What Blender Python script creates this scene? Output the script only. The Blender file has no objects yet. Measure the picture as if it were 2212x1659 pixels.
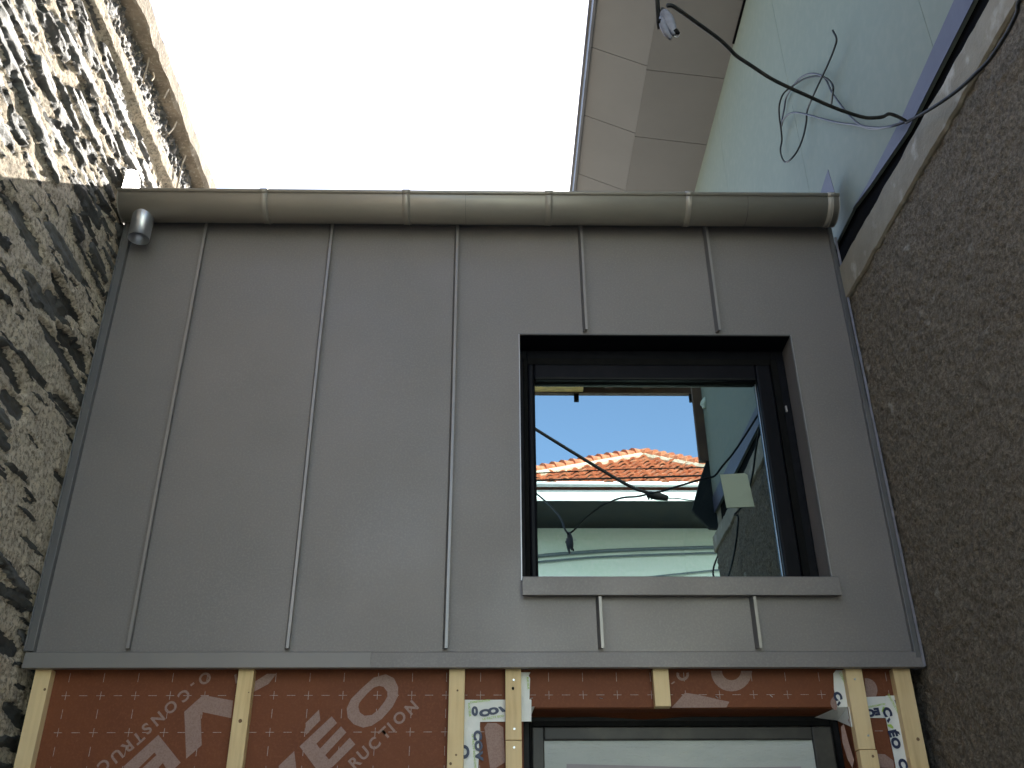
import bpy, math, random
import numpy as np
from mathutils import Vector, Matrix
random.seed(7); RNG=np.random.default_rng(11)
S=bpy.context.scene; COL=S.collection
# ------------------------------------------------------------------ camera
F=2150.0                                  # focal length for a 2212 px wide picture
zc=np.array([-23,3771.5,F]); zc/=np.linalg.norm(zc)
yc=np.array([-42,-(23*42+F*F)/3771.5,F]); yc/=np.linalg.norm(yc)
xc=np.cross(yc,zc); xc=xc if xc[0]>0 else -xc
CP=np.array([0,-3.15,1.6])
cam=bpy.data.cameras.new('camera'); cam.sensor_width=36; cam.lens=F/2212*36; cam.clip_start=.05; cam.clip_end=2000
co=bpy.data.objects.new('camera',cam); COL.objects.link(co); S.camera=co
right,up,fwd=[Vector((xc[i],yc[i],zc[i])) for i in range(3)]
M=Matrix((right,up,-fwd)).transposed().to_4x4(); M.translation=Vector(CP); co.matrix_world=M
# ------------------------------------------------------------------ light
SUN=Vector((.45,1.0,.80)).normalized()
elev=math.asin(SUN.z); azim=math.atan2(SUN.x,SUN.y)
w=bpy.data.worlds.new('World'); S.world=w; w.use_nodes=True
nt=w.node_tree; nt.nodes.clear()
sky=nt.nodes.new('ShaderNodeTexSky'); sky.sky_type='NISHITA'; sky.sun_disc=False
sky.sun_elevation=elev; sky.sun_rotation=azim; sky.air_density=1.0; sky.dust_density=2.0; sky.ozone_density=1.0
bg=nt.nodes.new('ShaderNodeBackground'); bg.inputs[1].default_value=.15
out=nt.nodes.new('ShaderNodeOutputWorld'); nt.links.new(sky.outputs[0],bg.inputs[0]); nt.links.new(bg.outputs[0],out.inputs[0])
sl=bpy.data.lights.new('sun','SUN'); sl.energy=5.0; sl.angle=math.radians(.5); sl.color=(1,.95,.86)
so=bpy.data.objects.new('sun',sl); COL.objects.link(so); so.rotation_euler=SUN.to_track_quat('Z','Y').to_euler()
S.view_settings.view_transform='Standard'; S.view_settings.look='None'; S.view_settings.exposure=1.62; S.view_settings.gamma=1
S.render.engine='CYCLES'
S.cycles.max_bounces=8; S.cycles.diffuse_bounces=5; S.cycles.transparent_max_bounces=12
# ------------------------------------------------------------------ survey helpers (lines of sight onto real planes)
def ray(px,py):
    d=np.array([px-1106,829.5-py,F]); return np.array([d@xc,d@yc,d@zc])
def on(px,py,ax,v):
    d=ray(px,py); return CP+(v-CP[ax])/d[ax]*d
YG=.12
def cr(ox,oy,s):
    return lambda x,y:((ox+x*s)/1.1573,(oy+y*s)/1.1573)
C4=cr(1280,820,.4219)
def mir(p,ax,v):                           # a point seen mirrored in the window pane
    r=on(*C4(*p),ax,v) if ax!=1 else on(*C4(*p),1,2*YG-v)
    r[1]=2*YG-r[1]; return r
# ------------------------------------------------------------------ mesh helpers
class MB:
    def __init__(s): s.v=[]; s.f=[]; s.m=[]
    def add(s,vs,fs,m=0):
        n=len(s.v); s.v+= [tuple(map(float,a)) for a in vs]; s.f+=[tuple(i+n for i in f) for f in fs]; s.m+=[m]*len(fs); return s
    def box(s,x0,x1,y0,y1,z0,z1,m=0):
        return s.add([(x0,y0,z0),(x1,y0,z0),(x1,y1,z0),(x0,y1,z0),(x0,y0,z1),(x1,y0,z1),(x1,y1,z1),(x0,y1,z1)],
          [(3,2,1,0),(4,5,6,7),(0,1,5,4),(1,2,6,5),(2,3,7,6),(3,0,4,7)],m)
    def prism(s,pts,d,m=0):               # pts: 3D polygon, d: thickness vector
        n=len(pts); a=[tuple(p) for p in pts]; b=[(p[0]+d[0],p[1]+d[1],p[2]+d[2]) for p in pts]
        return s.add(a+b,[tuple(range(n-1,-1,-1)),tuple(range(n,2*n))]+[(i,(i+1)%n,(i+1)%n+n,i+n) for i in range(n)],m)
    def tube(s,pts,r,n=8,m=0,cap=True):
        P=[Vector(p) for p in pts]; R=r if isinstance(r,(list,tuple)) else [r]*len(P)
        vs=[];fs=[]; t0=(P[1]-P[0]).normalized(); a=t0.orthogonal().normalized()
        for i,p in enumerate(P):
            t=(P[min(i+1,len(P)-1)]-P[max(i-1,0)]).normalized()
            a=(a-t*a.dot(t)).normalized(); b=t.cross(a)
            for k in range(n):
                q=2*math.pi*k/n; vs.append(p+(a*math.cos(q)+b*math.sin(q))*R[i])
        for i in range(len(P)-1):
            for k in range(n):
                k2=(k+1)%n; fs.append((i*n+k,i*n+k2,(i+1)*n+k2,(i+1)*n+k))
        if cap: fs+= [tuple(range(n-1,-1,-1)),tuple(range((len(P)-1)*n,len(P)*n))]
        return s.add(vs,fs,m)
    def build(s,name,mats,parent=None,smooth=False,bevel=0):
        me=bpy.data.meshes.new(name); me.from_pydata(s.v,[],s.f)
        for m in (mats if isinstance(mats,(list,tuple)) else [mats]): me.materials.append(m)
        me.polygons.foreach_set('material_index',s.m)
        if smooth: me.polygons.foreach_set('use_smooth',[True]*len(s.f))
        me.validate(); me.update()
        o=bpy.data.objects.new(name,me); COL.objects.link(o)
        if parent: o.parent=parent; o.matrix_parent_inverse=parent.matrix_world.inverted()
        if bevel:
            b=o.modifiers.new('b','BEVEL'); b.width=bevel; b.segments=2; b.limit_method='ANGLE'
        return o
def thing(name,label,cat,loc=(0,0,0),group=None):
    o=bpy.data.objects.new(name,None); COL.objects.link(o); o.location=loc; o.empty_display_size=.1
    o['label']=label; o['category']=cat
    if group: o['group']=group
    bpy.context.view_layer.update(); return o
def tag(o,label,cat,group=None):
    o['label']=label; o['category']=cat
    if group: o['group']=group
    return o
def spline(P,k=6):
    P=[np.array(p,float) for p in P]; Q=[2*P[0]-P[1]]+P+[2*P[-1]-P[-2]]; o=[]
    for i in range(1,len(Q)-2):
        a,b,c,d=Q[i-1:i+3]
        for j in range(k):
            t=j/k; o.append(.5*((2*b)+(c-a)*t+(2*a-5*b+4*c-d)*t*t+(3*b-a-3*c+d)*t**3))
    o.append(P[-1]); return o
# value noise
def vnoise(x,y,seed=0):
    xi=np.floor(x).astype(int); yi=np.floor(y).astype(int); fx=x-xi; fy=y-yi
    def h(a,b):
        n=(a*374761393+b*668265263+seed*974711)&0xffffffff
        n=((n^(n>>13))*1274126177)&0xffffffff
        return ((n^(n>>16))&0xffff)/65535.
    fx=fx*fx*(3-2*fx); fy=fy*fy*(3-2*fy)
    return (h(xi,yi)*(1-fx)+h(xi+1,yi)*fx)*(1-fy)+(h(xi,yi+1)*(1-fx)+h(xi+1,yi+1)*fx)*fy
def fbm(x,y,o=4,seed=0):
    s=0;a=.5
    for i in range(o): s=s+a*vnoise(x,y,seed+i*17); x=x*2.03;y=y*2.03;a*=.5
    return s
# ------------------------------------------------------------------ materials
def mat(name,base,rough=.6,metal=0,**k):
    m=bpy.data.materials.new(name); m.use_nodes=True; n=m.node_tree.nodes; L=m.node_tree.links
    p=n['Principled BSDF']; p.inputs['Base Color'].default_value=(*base,1); p.inputs['Roughness'].default_value=rough
    p.inputs['Metallic'].default_value=metal
    if 'spec' in k: p.inputs['Specular IOR Level'].default_value=k['spec']
    tc=n.new('ShaderNodeTexCoord'); src=tc.outputs['Object']
    if 'map' in k:
        mp=n.new('ShaderNodeMapping'); mp.inputs['Scale'].default_value=k['map']; L.new(src,mp.inputs[0]); src=mp.outputs[0]
    if 'var' in k:                        # var=(color2, scale, contrast lo, hi, detail)
        c2,sc,lo,hi=k['var'][:4]
        t=n.new('ShaderNodeTexNoise'); t.inputs['Scale'].default_value=sc; t.inputs['Detail'].default_value=8; t.inputs['Roughness'].default_value=k.get('nr',.6); L.new(src,t.inputs[0])
        r=n.new('ShaderNodeMapRange'); r.inputs[1].default_value=lo; r.inputs[2].default_value=hi; L.new(t.outputs[0],r.inputs[0])
        x=n.new('ShaderNodeMix'); x.data_type='RGBA'; x.inputs[6].default_value=(*base,1); x.inputs[7].default_value=(*c2,1)
        L.new(r.outputs[0],x.inputs[0]); L.new(x.outputs[2],p.inputs['Base Color']); col=x.outputs[2]
        if 'var2' in k:
            c3,sc,lo,hi=k['var2'][:4]
            t=n.new('ShaderNodeTexNoise'); t.inputs['Scale'].default_value=sc; t.inputs['Detail'].default_value=6; L.new(tc.outputs['Object'],t.inputs[0])
            r=n.new('ShaderNodeMapRange'); r.inputs[1].default_value=lo; r.inputs[2].default_value=hi; L.new(t.outputs[0],r.inputs[0])
            x=n.new('ShaderNodeMix'); x.data_type='RGBA'; L.new(col,x.inputs[6]); x.inputs[7].default_value=(*c3,1)
            L.new(r.outputs[0],x.inputs[0]); L.new(x.outputs[2],p.inputs['Base Color'])
    if 'rvar' in k:
        sc,lo,hi=k['rvar']; t=n.new('ShaderNodeTexNoise'); t.inputs['Scale'].default_value=sc; t.inputs['Detail'].default_value=5; L.new(src,t.inputs[0])
        r=n.new('ShaderNodeMapRange'); r.inputs[1].default_value=.3; r.inputs[2].default_value=.7; r.inputs[3].default_value=lo; r.inputs[4].default_value=hi
        L.new(t.outputs[0],r.inputs[0]); L.new(r.outputs[0],p.inputs['Roughness'])
    if 'bump' in k:
        sc,st,di=k['bump']; t=n.new('ShaderNodeTexNoise'); t.inputs['Scale'].default_value=sc; t.inputs['Detail'].default_value=6; t.inputs['Roughness'].default_value=.65; L.new(src,t.inputs[0])
        b=n.new('ShaderNodeBump'); b.inputs['Strength'].default_value=st; b.inputs['Distance'].default_value=di
        L.new(t.outputs[0],b.inputs['Height']); L.new(b.outputs[0],p.inputs['Normal'])
    return m
ZB=(.222,.199,.191)
ZINC=mat('zinc',ZB,.5,.25,var=((.185,.173,.168),1.6,.3,.7),var2=((.24,.222,.21),160,.45,.75),rvar=(3,.42,.6),bump=(260,.12,.002))
ZFL=mat('newer zinc',(.245,.23,.215),.48,.25,var=((.215,.2,.19),3,.3,.7),bump=(260,.1,.002))
ZFOLD=mat('burnished lit zinc fold',(.31,.29,.28),.34,.4,var=((.27,.26,.25),14,.35,.7))  # paler for the burnish and for the light painted on rib fronts
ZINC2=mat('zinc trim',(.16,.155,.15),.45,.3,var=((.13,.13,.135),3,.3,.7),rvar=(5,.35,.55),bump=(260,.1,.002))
ZGUT=mat('zinc gutter',(.36,.33,.285),.42,.3,var=((.29,.27,.235),5,.35,.7),var2=((.26,.25,.23),2.2,.55,.8),rvar=(6,.32,.55),bump=(60,.12,.003),map=(.35,1,1))
GALV=mat('galvanised steel',(.55,.57,.6),.28,.9,var=((.47,.49,.53),6,.35,.65),rvar=(6,.26,.36))
BRIGHT=mat('cut zinc edge',(.55,.55,.56),.3,.7,var=((.4,.4,.42),10,.3,.7))
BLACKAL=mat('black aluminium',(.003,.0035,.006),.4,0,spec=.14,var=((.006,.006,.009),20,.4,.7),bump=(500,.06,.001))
DARKAL=mat('dusty dark aluminium',(.03,.028,.027),.42,0,spec=.3,var=((.07,.065,.055),7,.45,.75),bump=(300,.08,.001))
RUBBER=mat('black rubber',(.004,.004,.004),.7,0,spec=.1,var=((.007,.007,.007),30,.4,.6))
WOOD=mat('pale pine',(.74,.54,.27),.6,0,var=((.55,.37,.17),9,.42,.72),var2=((.78,.60,.35),2.3,.4,.7),map=(7,7,.45),bump=(40,.15,.002))
KNOT=mat('wood knot',(.12,.06,.025),.6,0,var=((.2,.11,.05),60,.4,.6))
MEMB=mat('red brown membrane',(.185,.058,.022),.62,0,spec=.3,var=((.15,.045,.018),5,.3,.7),var2=((.21,.068,.028),140,.5,.8),bump=(7,.35,.012))
PRINT=mat('grey print',(.31,.20,.17),.6,0,var=((.26,.155,.125),220,.42,.62))
PRINTW=mat('white print',(.42,.35,.33),.6,0,var=((.28,.2,.18),300,.45,.6))
TAPE=mat('white tape',(.80,.80,.77),.35,0,var=((.66,.67,.65),6,.35,.7),bump=(11,.5,.01))
NAVY=mat('navy ink',(.012,.022,.07),.4,0,var=((.02,.03,.08),80,.4,.6))
LIME=mat('lime ink',(.36,.55,.05),.4,0,var=((.45,.62,.2),80,.4,.6))
FOIL=mat('grey lilac foil',(.16,.155,.185),.5,0,var=((.12,.12,.14),30,.4,.6))
GREEN=mat('green plasterboard',(.222,.252,.205),.75,0,var=((.205,.236,.194),1.2,.3,.7),var2=((.242,.265,.215),24,.45,.8),bump=(180,.08,.001))
SOFF=mat('taupe panel',(.208,.198,.180),.6,0,var=((.188,.178,.162),2.2,.3,.7),bump=(120,.08,.001))
LAV=mat('lavender film',(.105,.108,.15),.5,0,spec=.3,var=((.085,.088,.125),8,.35,.7),bump=(20,.2,.004))
DARK=mat('dark void board',(.004,.004,.005),.9,0,spec=.05,var=((.006,.006,.006),8,.4,.6))  # near-black sheet that puts the shade of open gaps into its colour
CONC=mat('smooth cement',(.31,.28,.215),.8,0,var=((.23,.205,.155),6,.35,.65),var2=((.46,.43,.37),11,.58,.72),bump=(45,.5,.008))
STICK=mat('matt sticker paper',(.27,.32,.25),.7,0,var=((.23,.28,.22),5,.4,.6))
PAPER=mat('paper',(.62,.66,.55),.6,0,var=((.55,.6,.5),5,.4,.6))
CABLE=mat('dark cable',(.012,.014,.015),.5,0,spec=.3,var=((.03,.03,.028),30,.4,.6))
CABLEG=mat('grey cable',(.07,.072,.09),.45,0,var=((.045,.047,.06),30,.4,.6))
PLAST=mat('grey plastic',(.20,.205,.24),.5,0,spec=.3,var=((.13,.135,.16),30,.35,.65),bump=(40,.3,.004))
INT=mat('interior board',(.05,.055,.055),.8,0,var=((.03,.035,.035),3,.35,.7))
OSB=mat('wood panel',(.75,.50,.17),.7,0,var=((.42,.28,.1),14,.4,.65),map=(1,4,1))
OLDW=mat('old brown timber',(.10,.055,.03),.75,0,var=((.06,.03,.02),7,.35,.7),map=(1,5,1))
MINT=mat('mint render',(.70,.80,.70),.85,0,var=((.62,.76,.63),1.8,.4,.75),var2=((.74,.82,.74),20,.45,.7),bump=(40,.2,.01))
WHITEP=mat('white paint',(.80,.83,.81),.5,0,var=((.72,.76,.75),3,.45,.75))
TILE=mat('terracotta tile',(.50,.18,.085),.75,0,var=((.40,.12,.055),5,.35,.7),var2=((.68,.33,.18),11,.5,.75),bump=(60,.3,.01))
MORT=mat('pale mortar',(.62,.55,.42),.9,0,var=((.45,.4,.3),14,.4,.6),bump=(40,.5,.02))
GROUND=mat('grey concrete ground',(.26,.25,.23),.9,0,var=((.19,.185,.17),1.3,.35,.7),bump=(30,.3,.01))
TIN=mat('roof sheet',(.18,.18,.18),.5,.3,var=((.14,.14,.14),3,.4,.6))

def wallmat():                             # slate and lime mortar, one material driven by the stone mask of the mesh
    m=bpy.data.materials.new('slate rubble'); m.use_nodes=True; n=m.node_tree.nodes; L=m.node_tree.links; p=n['Principled BSDF']
    tc=n.new('ShaderNodeTexCoord')
    def noise(sc,det=8,ro=.65,mapv=None):
        t=n.new('ShaderNodeTexNoise'); t.inputs['Scale'].default_value=sc; t.inputs['Detail'].default_value=det; t.inputs['Roughness'].default_value=ro
        if mapv:
            mp=n.new('ShaderNodeMapping'); mp.inputs['Scale'].default_value=mapv; L.new(tc.outputs['Object'],mp.inputs[0]); L.new(mp.outputs[0],t.inputs[0])
        else: L.new(tc.outputs['Object'],t.inputs[0])
        return t.outputs[0]
    def rng(s,a,b,c=0,d=1):
        r=n.new('ShaderNodeMapRange'); [setattr(r.inputs[i+1],'default_value',v) for i,v in enumerate((a,b,c,d))]; L.new(s,r.inputs[0]); return r.outputs[0]
    def mix(f,a,b):
        x=n.new('ShaderNodeMix'); x.data_type='RGBA'
        L.new(f,x.inputs[0])
        for i,c in ((6,a),(7,b)):
            if isinstance(c,tuple): x.inputs[i].default_value=(*c,1)
            else: L.new(c,x.inputs[i])
        return x.outputs[2]
    at=n.new('ShaderNodeAttribute'); at.attribute_name='stone'; tn=n.new('ShaderNodeAttribute'); tn.attribute_name='tone'
    ad=n.new('ShaderNodeMath'); ad.operation='ADD'; L.new(at.outputs['Fac'],ad.inputs[0]); L.new(rng(noise(70),.3,.7,-.28,.28),ad.inputs[1])
    mask=rng(ad.outputs[0],.42,.58)
    mort=mix(rng(noise(9),.38,.66),(.76,.65,.50),(.56,.475,.375))
    mort=mix(rng(noise(62,5,.7),.47,.60),mort,(.29,.24,.18))  # dark pit colour paints in the small shadows of the mortar
    mort=mix(rng(noise(110,3),.60,.70),mort,(.82,.76,.64))
    mort=mix(rng(noise(3.2),.55,.72),mort,(.54,.48,.35))
    st=mix(tn.outputs['Fac'],(.05,.05,.048),(.17,.17,.16))
    st=mix(rng(noise(24,8,.7,(1,1,3)),.5,.72),st,(.09,.07,.05))
    col=mix(mask,mort,st); L.new(col,p.inputs['Base Color'])
    L.new(rng(mask,0,1,.92,.60),p.inputs['Roughness']); L.new(rng(mask,0,1,.3,.34),p.inputs['Specular IOR Level'])
    h=n.new('ShaderNodeMath'); h.operation='MULTIPLY'; L.new(rng(noise(75,7,.75),0,1),h.inputs[0]); L.new(rng(mask,0,1,1,.35),h.inputs[1])
    b=n.new('ShaderNodeBump'); b.inputs['Strength'].default_value=1; b.inputs['Distance'].default_value=.013
    L.new(h.outputs[0],b.inputs['Height']); L.new(b.outputs[0],p.inputs['Normal'])
    return m
SLATE=wallmat()
def glassmat(name,refl,trans,rough=0.0):
    m=bpy.data.materials.new(name); m.use_nodes=True; n=m.node_tree.nodes; L=m.node_tree.links; n.remove(n['Principled BSDF'])
    t=n.new('ShaderNodeBsdfTransparent'); t.inputs[0].default_value=(*trans,1)
    g=n.new('ShaderNodeBsdfGlossy'); g.inputs['Roughness'].default_value=rough; g.inputs[0].default_value=(.74,.96,1,1)
    lw=n.new('ShaderNodeFresnel'); lw.inputs[0].default_value=refl
    x=n.new('ShaderNodeMixShader'); L.new(lw.outputs[0],x.inputs[0]); L.new(t.outputs[0],x.inputs[1]); L.new(g.outputs[0],x.inputs[2]); L.new(x.outputs[0],n['Material Output'].inputs[0])
    return m
GLASS=glassmat('coated glass',5.8,(.55,.6,.58)); GLASS2=glassmat('inner glass',1.7,(.5,.55,.52))

# ------------------------------------------------------------------ ground
g=MB().add([(-150,-150,0),(150,-150,0),(150,150,0),(-150,150,0)],[(0,1,2,3)]).build('ground',GROUND); g['kind']='structure'

# ------------------------------------------------------------------ left stone wall
XL=-1.475
def left_wall():
    t=thing('stone_wall','tall slate rubble wall with crumbling lime mortar and cement coping, left of the zinc facade','wall',(XL,0,0))
    fy=np.concatenate([np.arange(-4.6,-1.3,.06),np.arange(-1.3,1.15,.0075),np.arange(1.15,4.6,.08)])
    fz=np.concatenate([np.arange(0,1.85,.06),np.arange(1.85,4.885,.0075)])
    Y,Z=np.meshgrid(fy,fz,indexing='ij')
    H=(fbm(Y*14,Z*20,5,3)-.5)*.012+(fbm(Y*3,Z*5,3,9)-.5)*.014+(fbm(Y*48,Z*60,3,303)-.5)*.011
    ST=np.zeros_like(Y); TN=np.zeros_like(Y)
    warp=(fbm(Y*20,Z*22,3,21)-.5); warp2=(fbm(Y*5,Z*8,3,41)-.5)
    step=np.floor(fbm(Y*4,Z*70,3,88)*7)*.0022
    def stone(cy,cz,a,b,tilt,h,tone,sl):
        sl2=math.sin(cy*91+cz*57)
        i0,i1=np.searchsorted(fy,[cy-a*1.2,cy+a*1.2]); j0,j1=np.searchsorted(fz,[cz-a*.5-b*1.5,cz+a*.5+b*1.5])
        if i1<=i0 or j1<=j0: return
        sy,sz=Y[i0:i1,j0:j1]-cy,Z[i0:i1,j0:j1]-cz
        u=(sy*math.cos(tilt)+sz*math.sin(tilt))/a; v=(-sy*math.sin(tilt)+sz*math.cos(tilt))/b
        u=u+warp2[i0:i1,j0:j1]*.3
        v=v+warp[i0:i1,j0:j1]*1.1; u=u+warp[i0:i1,j0:j1]*.3
        d=np.abs(u)**2.6*(1+.25*np.sign(u)*sl)+np.abs(v)**2.2
        k=np.clip((1.0-d)/.34+.5,0,1); k=k*k*(3-2*k)
        hh=h+sl*.010*v+sl2*.005*u+warp[i0:i1,j0:j1]*.010+step[i0:i1,j0:j1]
        edge=np.clip((1.5-d)/.5,0,1)*(1-k)*.012
        H[i0:i1,j0:j1]=H[i0:i1,j0:j1]*(1-k)+hh*k-edge
        ST[i0:i1,j0:j1]=np.maximum(ST[i0:i1,j0:j1],k); TN[i0:i1,j0:j1]=np.where(k>.05,tone,TN[i0:i1,j0:j1])
    R=random.Random(5)
    z=.1
    while z<4.62:
        up_=z>3.75
        row=R.uniform(.05,.075) if up_ else R.uniform(.06,.085)
        y=-1.6+R.uniform(0,.3) if z>1.7 else 9
        while y<1.5:
            a=R.uniform(.05,.19)
            if R.random()<(.78 if up_ else .50):
                b=R.uniform(.010,.030) if up_ else R.uniform(.012,.030)
                if R.random()<.12: b*=1.5
                h=R.uniform(-.006,.009) if up_ else R.choice([R.uniform(-.024,-.010),R.uniform(-.010,.006)])
                stone(y+a,z+R.uniform(-.02,.02),a,b,R.gauss(-.03,.07),h,R.random()**1.5,R.uniform(-1,1))
            y+=2*a+R.uniform(.0,.09 if up_ else .16)
        z+=row
    for _ in range(520):
        zz=1.9+2.66*R.random()**.7
        stone(R.uniform(-1.25,1.1),zz,R.uniform(.02,.10),R.uniform(.003,.008),R.gauss(-.02,.10),R.uniform(-.012,.004),R.random()*.4,R.uniform(-1,1))
    # the larger stones the photo shows
    for cy,cz,a,b,ti,h,tn in [(-.287,3.563,.155,.026,-.05,-.035,0),(-.38,3.69,.17,.030,.02,-.004,.8),(-.143,3.445,.16,.034,.07,-.035,.0),(-.46,3.455,.14,.022,-.02,-.004,.6),
        (-.53,3.16,.13,.022,-.22,-.03,.1),(-.78,4.077,.11,.024,-.2,.010,1),(-.645,4.333,.18,.022,.06,.012,1),(-.745,3.895,.20,.024,-.2,.012,1),(-1.06,4.01,.12,.026,-.11,.012,1),
        (-.30,4.47,.20,.020,0,.009,1),(-.1,4.38,.17,.022,.03,.009,.9),(-.5,4.2,.16,.018,.02,.008,.8)]:
        stone(cy,cz,a,b,ti,h,tn,.3)  # recessed stones get the darkest tone, painting in their occlusion
    # ledge of mortar, recessed slate strip and coping seat at the top
    s=lambda a,b,w: np.clip((Z-a)/w,0,1)*np.clip((b-Z)/w,0,1)
    wob=(fbm(Y*6,Z*0+3,3,77)-.5)*.03
    led=np.clip((Z-(4.575+wob))/.012,0,1)*np.clip((4.665+wob*.5-Z)/.012,0,1)
    H=H*(1-led)+led*(.030+(fbm(Y*40,Z*40,3,5)-.5)*.012); ST=ST*(1-led)
    rec=np.clip((Z-(4.665+wob*.5))/.012,0,1)
    H=H*(1-rec)+rec*(-.012+(fbm(Y*46,Z*46,4,15)-.5)*.045); ST=ST*(1-rec)+rec*np.clip(.30+fbm(Y*50,Z*60,3,31)*.8,0,1); TN=TN*(1-rec)+rec*.35
    ny,nz=Y.shape
    V=np.stack([H,Y,Z],-1).reshape(-1,3)
    idx=np.arange(ny*nz).reshape(ny,nz)
    Fc=np.stack([idx[:-1,:-1],idx[1:,:-1],idx[1:,1:],idx[:-1,1:]],-1).reshape(-1,4)
    me=bpy.data.meshes.new('masonry'); me.vertices.add(len(V)); me.vertices.foreach_set('co',V.ravel())
    me.loops.add(Fc.size); me.loops.foreach_set('vertex_index',Fc.ravel()); me.polygons.add(len(Fc))
    me.polygons.foreach_set('loop_start',np.arange(0,Fc.size,4)); me.polygons.foreach_set('loop_total',np.full(len(Fc),4)); me.update(calc_edges=True); me.validate()
    for nm,A in (('stone',ST),('tone',TN)):
        at=me.attributes.new(nm,'FLOAT','POINT'); at.data.foreach_set('value',A.ravel().astype(np.float32))
    me.materials.append(SLATE); me.polygons.foreach_set('use_smooth',[True]*len(Fc)); o=bpy.data.objects.new('masonry',me); COL.objects.link(o); o.parent=t
    MB().box(-.42,-.06,-4.6,4.6,0,4.88).build('wall_core',MORT,None).parent=t
    # coping
    n=900; ys=np.linspace(-4.6,4.6,n); b=MB(); vs=[];fs=[]
    prof=[(-.46,4.90),(.038,4.90),(.048,4.912),(.050,4.993),(.044,5.0),(-.2,5.03),(-.46,5.0)]
    for i,y in enumerate(ys):
        for j,(x,zz) in enumerate(prof):
            jx=(fbm(np.array(y*9.),np.array(j*3.1),6,8)-.5)
            vs.append((x+jx*.02,y,zz+(jx*.055 if j in(1,2) else jx*.012)))
    m=len(prof)
    for i in range(n-1):
        for j in range(m): fs.append((i*m+j,(i+1)*m+j,(i+1)*m+(j+1)%m,i*m+(j+1)%m))
    fs+=[tuple(range(m)),tuple(range((n-1)*m,n*m))[::-1]]
    COPE=mat('coping cement',(.36,.30,.225),.9,0,var=((.25,.205,.15),10,.4,.62),var2=((.5,.44,.35),70,.55,.7),bump=(60,.8,.012))
    b.add(vs,fs).build('coping',COPE,None).parent=t
    # roots and twigs hanging in the recessed strip
    RT=mat('dry root',(.5,.42,.3),.8,0,var=((.35,.27,.18),30,.4,.6))
    c8=cr(300,0,.3013)
    rb=MB()
    for P in ([(545,1290),(515,1370),(495,1460),(470,1560)],[(405,740),(385,775),(365,820)],[(470,1010),(440,1070),(400,1115)],[(240,480),(225,560),(205,620),(190,690)],[(275,600),(280,640),(262,670)]):
        pts=[on(*c8(*p),0,XL+.045)-np.array([XL,0,0]) for p in P]; rb.tube(spline(pts,4),.0035,5)
    rb.build('dry_root',RT,None).parent=t
left_wall()

# ------------------------------------------------------------------ zinc clad house
H=thing('zinc_clad_house','small house extension with grey standing seam zinc facade over unfinished red membrane','house',(0,0,0))
X0,X1=-1.455,1.352; ZB0,ZT=2.418,4.16
WX0,WX1,WZ0,WZ1=.092,1.111,2.654,3.608
seams=[-1.145,-.648,-.15,.341,.84]; bounds=[X0]+seams+[X1]
for k in range(6):
    a,b=bounds[k],bounds[k+1]
    xs=set(np.round(np.linspace(a,b,13),4)); zs=set(np.round(np.linspace(ZB0-.01,ZT,45),4))
    for v in (WX0,WX1):
        if a<v<b: xs={q for q in xs if abs(q-v)>.012 or q in (round(a,4),round(b,4))}|{v}
    zs={q for q in zs if abs(q-WZ0)>.012 and abs(q-WZ1)>.012}|{WZ0,WZ1}
    xs=sorted(xs); zs=sorted(zs); vs=[];fs=[]; nx=len(xs)
    for z in zs:
        for x in xs:
            u=(x-a)/(b-a); e=math.sin(math.pi*max(0,min(1,u)))
            n1=float(fbm(np.array(x*2.2+k*5),np.array(z*2.6),2,50))-.4
            vs.append((x,-.0035*e*n1*1.6,z))
    for j in range(len(zs)-1):
        for i in range(nx-1):
            mx,mz=(xs[i]+xs[i+1])/2,(zs[j]+zs[j+1])/2
            if WX0<mx<WX1 and WZ0<mz<WZ1: continue
            fs.append((j*nx+i,j*nx+i+1,(j+1)*nx+i+1,(j+1)*nx+i))
    parts=[fs]
    if k==4:
        parts=[[f for f in fs if vs[f[0]][2]<3],[f for f in fs if vs[f[0]][2]>3]]
    for fp in parts:
        used=sorted({i for f in fp for i in f}); rm={o_:n_ for n_,o_ in enumerate(used)}
        MB().add([vs[i] for i in used],[tuple(rm[i] for i in f) for f in fp]).build('cladding_panel',ZINC,H,smooth=True)
def seam(x,z0,z1):
    m=MB()
    w=.0055
    pts=[(x-.0105,0.002,z0+.003),(x-.0105,-.003,z0+.003),(x-.0035,-.0245,z0),(x-.0025,-.0262,z0),(x+.0065,-.0262,z0+.001),(x+.0065,-.019,z0+.003),(x+.004,-.018,z0+.004),(x+.004,.002,z0+.005)]
    n=len(pts); k=12; vs=[];fs=[];mi=[]
    for i in range(k+1):
        t=i/k; wob=.0010*math.sin(4*t*(z1-z0)+x*9)
        for p in pts: vs.append((p[0]+wob,p[1],p[2]+(z1-z0)*t))
    for i in range(k):
        for j in range(n): fs.append((i*n+j,i*n+(j+1)%n,(i+1)*n+(j+1)%n,(i+1)*n+j)); mi.append(1 if j in (3,4) else 2 if j==1 else 0)  # left slope in darker zinc: its shade is put into the colour
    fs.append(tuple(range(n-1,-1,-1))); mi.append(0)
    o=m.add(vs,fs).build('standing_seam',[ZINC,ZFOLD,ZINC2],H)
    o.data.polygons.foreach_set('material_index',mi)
    return
    m.add(vs,fs).build('standing_seam',ZINC,H)
for x in seams[:3]: seam(x,2.427,ZT)
for x in seams[3:]: seam(x,3.618,ZT); seam(x,2.427,2.594)
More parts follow.
